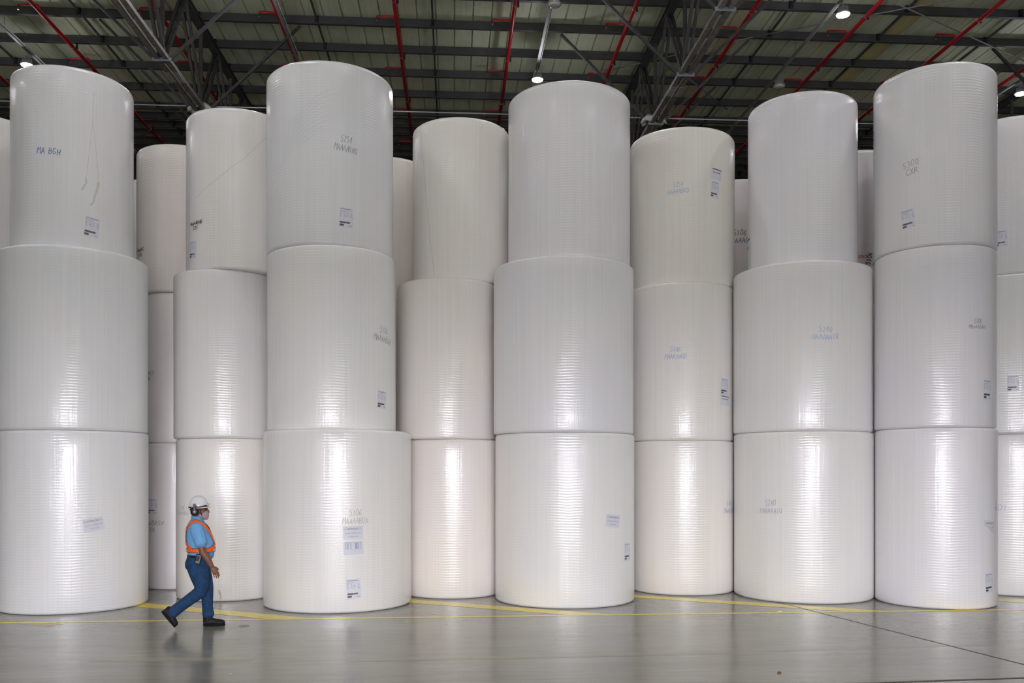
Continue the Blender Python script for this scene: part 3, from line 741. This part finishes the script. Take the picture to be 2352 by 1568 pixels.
for (X, Y, r_, lb) in ((-.31, 13.45, .02, 'tiny white scrap on the floor left of the centre stack'), (4.95, 13.27, .035, 'small white scrap lying on the thin yellow line'), (-1.28, 10.6, .012, 'tiny white speck on the glossy floor left of centre'), (-2.35, 9.6, .012, 'tiny white speck near the lower left floor'), (-.1, 12.5, .012, 'tiny white fleck in front of the centre stack')):
    bits('paper_scrap', (X, Y, .001), r_, wf, lb, 'debris', .4)
# dried stain on the floor
st = MB(); rnd = random.Random(3)
for k in range(24):
    a = 2 * math.pi * k / 24; q = rnd.uniform(.6, 1.1); st.v.append((-2.889 + math.cos(a) * .085 * q, 12.55 + math.sin(a) * .10 * q, .0008))
st.f.append(list(range(24))); tag(st.build('floor_stain', mat('dried_stain', (.20, .16, .11), .4)), 'small brown dried stain on the floor right of the walking man', 'stain')

# ------------------------------------------------------------------ walking man
def loft(secs, n=20, close=True, power=2.0):
    """secs: (center, direction, r_in_plane, r_lateral). Cross-sections stand square to direction; lateral axis is y."""
    V = []; F = []
    for (c, d, rn, ry) in secs:
        c = Vector(c); d = Vector(d).normalized(); y = Vector((0, 1, 0)); y = (y - d * y.dot(d)).normalized(); u = y.cross(d).normalized()
        for k in range(n):
            a = 2 * math.pi * k / n; ca, sa = math.cos(a), math.sin(a)
            ca = math.copysign(abs(ca) ** (2 / power), ca); sa = math.copysign(abs(sa) ** (2 / power), sa)
            V.append(tuple(c + u * ca * rn + y * sa * ry))
    for i in range(len(secs) - 1):
        for k in range(n): F.append([i * n + k, i * n + (k + 1) % n, (i + 1) * n + (k + 1) % n, (i + 1) * n + k])
    if close: F.append(list(range(n))[::-1]); F.append([(len(secs) - 1) * n + k for k in range(n)])
    return V, F
def chain(pts, radii, ratio=1.0, n=16):
    """loft along a polyline; radii = in-plane, ratio scales the lateral radius"""
    pts = [Vector(p) for p in pts]; secs = []
    for i, p in enumerate(pts):
        d = pts[min(i + 1, len(pts) - 1)] - pts[max(i - 1, 0)]
        r = radii[i]; r = r if isinstance(r, tuple) else (r, r * ratio); secs.append((p, d, r[0], r[1]))
    # rounded ends
    d0 = (pts[0] - pts[1]).normalized(); d1 = (pts[-1] - pts[-2]).normalized()
    a = secs[0]; b = secs[-1]
    secs = [(a[0] + d0 * a[2] * .6, a[1], a[2] * .5, a[3] * .5)] + secs + [(b[0] + d1 * b[2] * .6, b[1], b[2] * .5, b[3] * .5)]
    return loft(secs, n)
def ell(c, r, rot=None, n=16, m_=10):
    V = []; F = []
    for i in range(m_ + 1):
        th = math.pi * i / m_
        for k in range(n):
            a = 2 * math.pi * k / n; p = Vector((r[0] * math.sin(th) * math.cos(a), r[1] * math.sin(th) * math.sin(a), r[2] * math.cos(th)))
            if rot: p = rot @ p
            V.append(tuple(p + Vector(c)))
    for i in range(m_):
        for k in range(n): F.append([i * n + k, i * n + (k + 1) % n, (i + 1) * n + (k + 1) % n, (i + 1) * n + k])
    return V, F
def skin(o, vox, smooth=6, fac=.5):
    bm = bmesh.new(); bm.from_mesh(o.data); bmesh.ops.remove_doubles(bm, verts=bm.verts, dist=1e-5); bmesh.ops.recalc_face_normals(bm, faces=bm.faces); bm.to_mesh(o.data); bm.free()
    r = o.modifiers.new('remesh', 'REMESH'); r.mode = 'VOXEL'; r.voxel_size = vox; r.use_smooth_shade = True
    s = o.modifiers.new('smooth', 'SMOOTH'); s.iterations = smooth; s.factor = fac
    return o
SKIN = varied('brown_skin', (.20, .085, .045), .5, .12, 20)
SHIRT = varied('light_blue_shirt', (.17, .40, .72), .8, .10, 8)
JEANS = varied('blue_denim', (.008, .045, .125), .85, .3, 14)
def wrinkle(m, sc_, st_, dist):
    t = NT(m); tc = t.n('ShaderNodeTexCoord').outputs['Object']
    f = t.noise(t.mapv(tc, sc_), 1.0, 3, .55); t.l(t.bump(f, st_, dist), t.b.inputs['Normal'])
wrinkle(SHIRT, (11, 11, 7), .8, .03); wrinkle(JEANS, (9, 9, 22), .7, .02)
ORANGE = mat('orange_harness', (1.0, .13, .01), .45, emit=None)
BLACK = mat('black_plastic', (.008, .008, .010), .45)
BOOT = mat('black_leather', (.008, .008, .010), .6, spec=.3)
SOLE = mat('black_rubber', (.008, .008, .008), .85, spec=.2)
HELM = mat('white_helmet', (.78, .78, .80), .25, coat=.5)
MASK = mat('pinkish_grey_mask', (.42, .30, .33), .8)
man = empty('person', (-3.475, 12.47, 0), 'person in white helmet, light blue shirt and orange harness walking right past the rolls', 'person')
man.rotation_euler.z = R(12)
K = 1.0
def Px(cx_, cy_, y=0.): return ((cx_ - 500) / 727., y, (1445 - cy_) / 727.)
# torso surface: z -> (centre x, half depth, half width)
TOR = [(t_[0], t_[1] - .004, t_[2] * .955, t_[3]) for t_ in [(.93, .012, .150, .165), (.99, .010, .160, .172), (1.03, .020, .178, .180), (1.09, .030, .192, .188), (1.16, .018, .190, .195), (1.27, -.004, .168, .205), (1.345, -.015, .150, .212), (1.395, -.024, .134, .205), (1.43, -.028, .118, .175), (1.46, -.030, .098, .125), (1.49, -.026, .078, .085), (1.515, -.022, .068, .070)]]
def tor(z):
    for a, b in zip(TOR[:-1], TOR[1:]):
        if z <= b[0]:
            t = (z - a[0]) / (b[0] - a[0]); return [a[i] + (b[i] - a[i]) * t for i in (1, 2, 3)]
    return list(TOR[-1][1:])
def surf(z, phi, off=0.):
    cx_, rx, ry = tor(z); a = R(phi); return Vector((cx_ + (rx + off) * math.cos(a), (ry + off) * math.sin(a), z))
# body: one continuous skin-coloured figure under the clothes
B = MB()
B.add(*loft([((t[1], 0, t[0]), (0, 0, 1), t[2] - .03, t[3] - .045) for t in TOR[:-3]], 24))
B.add(*chain([Px(484, 400), Px(488, 360), Px(498, 310)], [(.060, .06), (.056, .056), (.055, .055)]))
B.add(*ell((-.008, 0, 1.655), (.100, .078, .105)))                  # cranium
B.add(*ell((.045, 0, 1.565), (.068, .058, .088)))                   # face and jaw
B.add(*ell((.088, 0, 1.505), (.030, .034, .026)))                   # chin
B.add(*chain([(.098, 0, 1.625), (.118, 0, 1.592), (.124, 0, 1.575)], [.011, .015, .013], 1.0, 10))   # nose
B.add(*ell((.095, 0, 1.640), (.022, .055, .012)))                   # brow
for s in (-1, 1):
    B.add(*ell((.0, s * .079, 1.60), (.020, .010, .032)))           # ears
B.add(*ell((.108, 0, 1.543), (.014, .028, .008)))                   # lips
# right arm (near the camera) swings forward, left hangs back
shR, elR, wrR = (-.03, -.175, 1.355), Px(545, 685, -.255), Px(628, 822, -.262)
B.add(*chain([shR, (.01, -.235, 1.23), elR, Px(590, 745, -.262), wrR], [.045, .050, .047, .044, .032], .9))
shL, elL, wrL = (-.03, .175, 1.355), (-.055, .255, 1.09), (-.01, .262, .86)
B.add(*chain([shL, (-.05, .235, 1.23), elL, (-.04, .26, .98), wrL], [.045, .050, .045, .042, .030], .9))
def hand(W, side, d=(.50, 0, -.866), curl=1.0):
    d = Vector(d).normalized(); W = Vector(W); wv = Vector((-d.z, 0, d.x)); inn = Vector((0, -side, 0))   # inn: towards the thigh
    B.add(*chain([W - d * .01, W + d * .03, W + d * .07, W + d * .095], [(.030, .020), (.036, .019), (.041, .017), (.040, .014)], n=14))
    for (o_, L, r_) in ((.033, .080, .0084), (.0115, .090, .0086), (-.0105, .083, .0084), (-.032, .066, .0076)):
        p = W + d * (.092 - abs(o_ - .01) * .25) + wv * o_; dirs = d
        pts = [p - d * .015]; q = p
        for i, seg in enumerate((.45, .32, .26)):
            ang = (.10 + .22 * i) * curl
            dd = (d * math.cos(ang) + inn * math.sin(ang) * .55 - wv * math.sin(ang) * .8).normalized(); pts.append(q); q = q + dd * L * seg
        pts.append(q)
        B.add(*chain(pts, [r_ * 1.05, r_, r_, r_ * .92, r_ * .8], 1.0, 10))
    p = W + d * .028 + wv * .030; t1 = (d * .75 + wv * .55 + inn * .2).normalized(); t2 = (d * .95 + wv * .12 + inn * .3).normalized()
    B.add(*chain([p - t1 * .015, p + t1 * .032, p + t1 * .032 + t2 * .030], [.0125, .0105, .0085], 1.0, 10))
hand(wrR, -1); hand(wrL, 1, (.25, 0, -.96))
hipR, knR, anR = Px(488, 850, -.085), Px(520, 1078, -.090), Px(238, 1293, -.090)
hipL, knL, anL = Px(500, 850, .085), Px(572, 1075, .085), Px(588, 1370, .085)
B.add(*chain([hipR, knR, Px(400, 1160, -.09), anR], [.085, .06, .055, .042]))
B.add(*chain([hipL, knL, Px(575, 1180, .085), anL], [.085, .06, .055, .042]))
body = skin(B.build('body', SKIN, man), .0042, 3)
# eyes
for s in (-1, 1):
    MB().add(*ell((.088, s * .03, 1.618), (.012, .013, .010))).build('eye', mat('eye', (.05, .03, .02), .2), man, smooth=True)
# shirt with short sleeves
T = MB()
T.add(*loft([((t[1], 0, t[0]), (0, 0, 1), t[2], t[3]) for t in TOR], 28, power=2.2))
for s, el in ((-1, elR), (1, elL)):
    sh = (-.035, s * .165, 1.395)
    if s < 0: pts = [sh, (-.022, -.205, 1.35), (.006, -.228, 1.26), (.038, -.240, 1.155)]
    else: pts = [sh, (-.035, .205, 1.35), (-.045, .228, 1.26), (-.052, .240, 1.16)]
    T.add(*chain(pts, [(.082, .06), (.088, .072), (.084, .072), (.082, .070)], n=20))
T.add(*chain([Px(600, 690), Px(600, 742)], [(.060, .12), (.052, .11)], n=16))
shirt = skin(T.build('shirt', SHIRT, man), .007, 5)
cl = MB(); V, F = loft([((-.022, 0, 1.488), (.1, 0, 1), .088, .082), ((-.026, 0, 1.51), (.1, 0, 1), .078, .075), ((-.03, 0, 1.53), (.15, 0, 1), .070, .068)], 24, close=False); cl.add(V, F); co = cl.build('collar', SHIRT, shirt, smooth=True)
sm = co.modifiers.new('solid', 'SOLIDIFY'); sm.thickness = .006
# trousers
J = MB()
J.add(*loft([((-.028, 0, .78), (0, 0, 1), .120, .165), ((-.022, 0, .83), (0, 0, 1), .160, .176), ((-.020, 0, .89), (0, 0, 1), .166, .180), ((-.004, 0, .95), (0, 0, 1), .160, .176), ((.006, 0, 1.005), (0, 0, 1), .158, .172)], 28, power=2.2))
J.add(*chain([Px(488, 850, -.085), Px(512, 950, -.088), Px(524, 1030, -.09), Px(505, 1090, -.09), Px(420, 1150, -.09), Px(330, 1218, -.09), Px(246, 1282, -.09)],
             [(.135, .095), (.118, .092), (.094, .082), (.090, .078), (.080, .072), (.076, .07), (.082, .074)], n=20))
J.add(*chain([Px(500, 850, .085), Px(545, 960, .088), Px(570, 1060, .088), Px(572, 1150, .088), Px(574, 1250, .088), Px(584, 1338, .088)],
             [(.130, .095), (.108, .09), (.086, .08), (.080, .075), (.072, .07), (.080, .074)], n=20))
trou = skin(J.build('trousers', JEANS, man), .007, 5)
# belt with radio holster
def band(zc, hw, off, m, name, parent, a0=-180, a1=180, n=64, dz=0.):
    mb = MB()
    for i in range(n + 1):
        a = a0 + (a1 - a0) * i / n
        for (q, o_) in ((-hw, off), (hw, off), (hw, off + .004), (-hw, off + .004)): mb.v.append(tuple(surf(zc + q, a, o_) if False else (lambda t: Vector((t[0] + (t[1] + o_) * math.cos(R(a)), (t[2] + o_) * math.sin(R(a)), zc + q + dz * math.cos(R(a)))))(tor(zc))))
    for i in range(n):
        for k in range(4): mb.f.append([4 * i + k, 4 * i + (k + 1) % 4, 4 * i + 4 + (k + 1) % 4, 4 * i + 4 + k])
    return mb.build(name, m, parent)
band(.985, .018, .008, BLACK, 'belt', man)
hol = bevel(MB().box((.0, -.200, .955), (.075, .045, .135), Matrix.Rotation(R(12), 3, 'Y')).build('radio_holster', BLACK, man), .012, 3)
bevel(MB().box((-.004, -.226, .965), (.035, .012, .06), Matrix.Rotation(R(12), 3, 'Y')).build('clip', mat('grey_clip', (.03, .03, .035), .65), hol), .004)
MB().tube([(.02, -.20, 1.02), (.035, -.205, 1.11)], .008, 8).build('antenna', BLACK, hol, smooth=True)
# harness
har = band(1.068, .024, .010, ORANGE, 'safety_harness', man); band(1.068, .030, .006, BLACK, 'harness_edging', har)
tag(har, 'orange safety harness with crossed straps')
for s in (-1, 1):
    path = [(1.075, s * 60), (1.10, s * 35), (1.14, s * 8), (1.22, s * 8), (1.31, s * 16), (1.385, s * 32), (1.435, s * 56), (1.462, s * 80), (1.466, s * 98), (1.45, s * 122), (1.40, s * 148), (1.33, s * 168), (1.25, s * 176), (1.19, s * 170), (1.13, s * 148), (1.085, s * 128)]
    mb = MB(); pts = []
    # smooth the path
    for i in range(len(path) - 1):
        for q in range(5):
            t = q / 5; z = path[i][0] * (1 - t) + path[i + 1][0] * t; a = path[i][1] * (1 - t) + path[i + 1][1] * t; pts.append((z, a))
    pts.append(path[-1])
    for (off_, hw_, mm_, nn_) in ((.003, .0255, BLACK, 'strap_edging'), (.007, .020, ORANGE, 'shoulder_strap')):
      mb = MB(); P = [surf(z, a, off_) for z, a in pts]
      for i, p in enumerate(P):
          t = (P[min(i + 1, len(P) - 1)] - P[max(i - 1, 0)]).normalized(); z, a = pts[i]
          slope = max(0, (z - 1.36) / .1); nrm = Vector((math.cos(R(a)), math.sin(R(a)), min(1.6, slope))).normalized()
          b = t.cross(nrm).normalized() * hw_
          for q in (p - b, p + b, p + b + nrm * .004, p - b + nrm * .004): mb.v.append(tuple(q))
      for i in range(len(P) - 1):
          for k in range(4): mb.f.append([4 * i + k, 4 * i + (k + 1) % 4, 4 * i + 4 + (k + 1) % 4, 4 * i + 4 + k])
      mb.f.append([0, 1, 2, 3]); e_ = 4 * (len(P) - 1); mb.f.append([e_, e_ + 1, e_ + 2, e_ + 3])
      mb.build(nn_, mm_, har)
rf = mat('dark_green_tab', (.06, .10, .02), .4)
for (a, w_) in ((-25, .018), (-158, .016)): MB().box(tuple(surf(1.068, a, .017)), (w_ * 1.6, w_ * 1.2, .03)).build('tab', rf, har)
# helmet
H_ = MB(); n = 40; c = (-.008, 0, 1.652)
rings = []
for i in range(13):
    th = math.pi / 2 * i / 12; rr = math.sin(th) ** .85; rings.append((rr, math.cos(th)))
for (rr, zz_) in rings:
    for k in range(n):
        a = 2 * math.pi * k / n; ridge = .006 * max(0, math.cos(a * 0)) * 0
        H_.v.append((c[0] + .122 * rr * math.cos(a), .112 * rr * math.sin(a), c[2] + .146 * zz_ + (.006 if abs(math.sin(a)) < .2 and rr < .8 else 0)))
for i in range(len(rings) - 1):
    for k in range(n): H_.f.append([i * n + k, i * n + (k + 1) % n, (i + 1) * n + (k + 1) % n, (i + 1) * n + k])
b = len(H_.v)
for (q, dz) in ((1.0, 0), (1.06, -.012), (1.05, -.016)):
    for k in range(n):
        a = 2 * math.pi * k / n; front = max(0, math.cos(a)) ** 2
        H_.v.append((c[0] + (.122 * q + (.026 * front if q > 1 else 0)) * math.cos(a), .112 * q * math.sin(a), c[2] + dz + .008 * math.cos(a)))
for i in range(2):
    for k in range(n): H_.f.append([b + i * n + k, b + i * n + (k + 1) % n, b + (i + 1) * n + (k + 1) % n, b + (i + 1) * n + k])
for k in range(n): H_.f.append([12 * n + k, 12 * n + (k + 1) % n, b + (k + 1) % n, b + k])
hel = H_.build('hard_hat', HELM, man, smooth=True); sm = hel.modifiers.new('solid', 'SOLIDIFY'); sm.thickness = .004
hb = MB()
for i in range(41):
    a = R(-185 + 190 * i / 40)   # runs round the camera side from nape to peak
    z = c[2] - .004 + .030 * max(0, math.cos(a)) ** 1.0
    for (dz, o_) in ((-.008, .004), (.008, .004), (.008, .012), (-.008, .012)): hb.v.append((c[0] + (.122 + o_) * math.cos(a), (.112 + o_) * math.sin(a), z + dz))
for i in range(40):
    for k in range(4): hb.f.append([4 * i + k, 4 * i + (k + 1) % 4, 4 * i + 4 + (k + 1) % 4, 4 * i + 4 + k])
hb.build('hat_band', BLACK, hel)
gg = MB(); gg.add(*ell((.105, -.055, 1.683), (.034, .022, .014), Matrix.Rotation(R(-20), 3, 'Y'))); gg.add(*ell((.118, .0, 1.686), (.02, .06, .014)))
gg.build('visor_clip', mat('clear_visor', (.55, .56, .57), .15, coat=1), hel, smooth=True)
# ear muffs
def muff(s):
    rot = Matrix.Rotation(R(90), 3, 'X')
    mb = MB(); prof = [(.050, .0), (.056, .008), (.056, .030), (.048, .044), (.030, .050), (.012, .052)]
    for (r_, z) in prof:
        for k in range(28):
            a = 2 * math.pi * k / 28; mb.v.append((-.052 + r_ * math.cos(a), s * (.080 + z), 1.590 + r_ * 1.05 * math.sin(a)))
    for i in range(len(prof) - 1):
        for k in range(28): mb.f.append([i * 28 + k, i * 28 + (k + 1) % 28, (i + 1) * 28 + (k + 1) % 28, (i + 1) * 28 + k])
    mb.f.append(list(range(28))); mb.f.append([(len(prof) - 1) * 28 + k for k in range(28)])
    o = mb.build('ear_muff', BLACK, man, smooth=True)
    MB().add(*ell((-.052, s * .131, 1.590), (.014, .004, .010))).build('badge', mat('pale_badge', (.6, .6, .65), .3), o, smooth=True)
    b_ = MB(); b_.bar((-.055, s * .125, 1.60), (-.055, s * .130, 1.70), .030, .014, up=Vector((0, s, 0))); b_.bar((-.095, s * .12, 1.645), (-.02, s * .124, 1.672), .014, .03, up=Vector((0, s, 0)))
    bevel(b_.build('muff_arm', BLACK, o), .004)
    bevel(MB().bar((-.11, s * .085, 1.61), (-.075, s * .1, 1.655), .03, .02).build('neck_pad', BLACK, o), .005)
muff(-1); muff(1)
cs = MB()
cs.tube([(.012, -.082, 1.618), (.028, -.070, 1.560), (.058, -.035, 1.492), (.064, 0, 1.480), (.058, .035, 1.492), (.028, .070, 1.560), (.012, .082, 1.618)], .0065, 8); cs.build('chin_strap', BLACK, hel, smooth=True)
# mask
mk = MB(); mk.add(*ell((.066, 0, 1.545), (.062, .062, .074))); mk.add(*ell((.085, 0, 1.505), (.038, .042, .036))); mk.add(*ell((.02, 0, 1.535), (.05, .072, .045)))
skin(mk.build('face_mask', MASK, man), .005, 8)
hr = MB(); hr.add(*ell((-.052, 0, 1.60), (.052, .076, .055))); hr.build('hair', mat('dark_hair', (.02, .015, .012), .7), man, smooth=True)
# boots
def boot(name, heel, d, y, ln, sh=.05):
    """heel: sole point under the heel (x,z); d: direction of the sole in the x-z plane"""
    d = Vector((d[0], 0, d[1])).normalized(); up = Vector((-d.z, 0, d.x)); h0 = Vector((heel[0], y, heel[1]))
    P = lambda a, b: h0 + d * a + up * b
    U = MB()
    U.add(*loft([(P(.006, .045), d, .030, .030), (P(.02, .052), d, .048, .040), (P(.07, .062), d, .060, .046), (P(.12, .062), d, .056, .047), (P(.165, .052), d, .046, .050), (P(ln - .07, .046), d, .040, .053), (P(ln - .03, .042), d, .034, .050), (P(ln - .006, .034), d, .022, .034)], 20))
    U.add(*loft([(P(.066, .04), up, .062, .046), (P(.064, .09), up, .062, .050), (P(.062, .115), up, .060, .052), (P(.064, .115 + sh), up, .056, .050)], 20))
    o = skin(U.build(name, BOOT, man), .005, 5)
    Sx = MB(); outline = []
    for k in range(32):
        a = 2 * math.pi * k / 32; ca, sa = math.cos(a), math.sin(a); outline.append((ln / 2 + (ln / 2) * math.copysign(abs(ca) ** .75, ca), math.copysign(abs(sa) ** .8, sa) * (.044 + .009 * ca)))
    for hh, q in ((0.0, .95), (.006, .99), (.018, .985), (.026, .95)):
        for (a, yy) in outline: v = P(ln / 2 + (a - ln / 2) * q, hh); Sx.v.append((v.x, v.y + yy * q, v.z))
    for i in range(3):
        for k in range(32): Sx.f.append([i * 32 + k, i * 32 + (k + 1) % 32, (i + 1) * 32 + (k + 1) % 32, (i + 1) * 32 + k])
    Sx.f.append(list(range(32))); Sx.f.append([96 + k for k in range(32)])
    Sx.build('sole', SOLE, o)
    Lc = MB()
    for q in range(5): Lc.bar(P(.088 + .020 * q, .118 - .011 * q) + Vector((0, -.022, 0)), P(.088 + .020 * q, .118 - .011 * q) + Vector((0, .022, 0)), .006, .006, up=up)
    for q, b_ in enumerate(Lc.f[::6]): pass
    lac = Lc.build('laces', mat('boot_lace', (.03, .03, .03), .7), o)
boot('boot', (.040, .003), (1, 0), .085, .30)
dv = Vector((120, -155)); hx = (150 - 500) / 727.; hz = (1445 - 1293) / 727.
boot('boot', (hx + .0, hz + .045), (dv.x, dv.y), -.09, .285, .012)
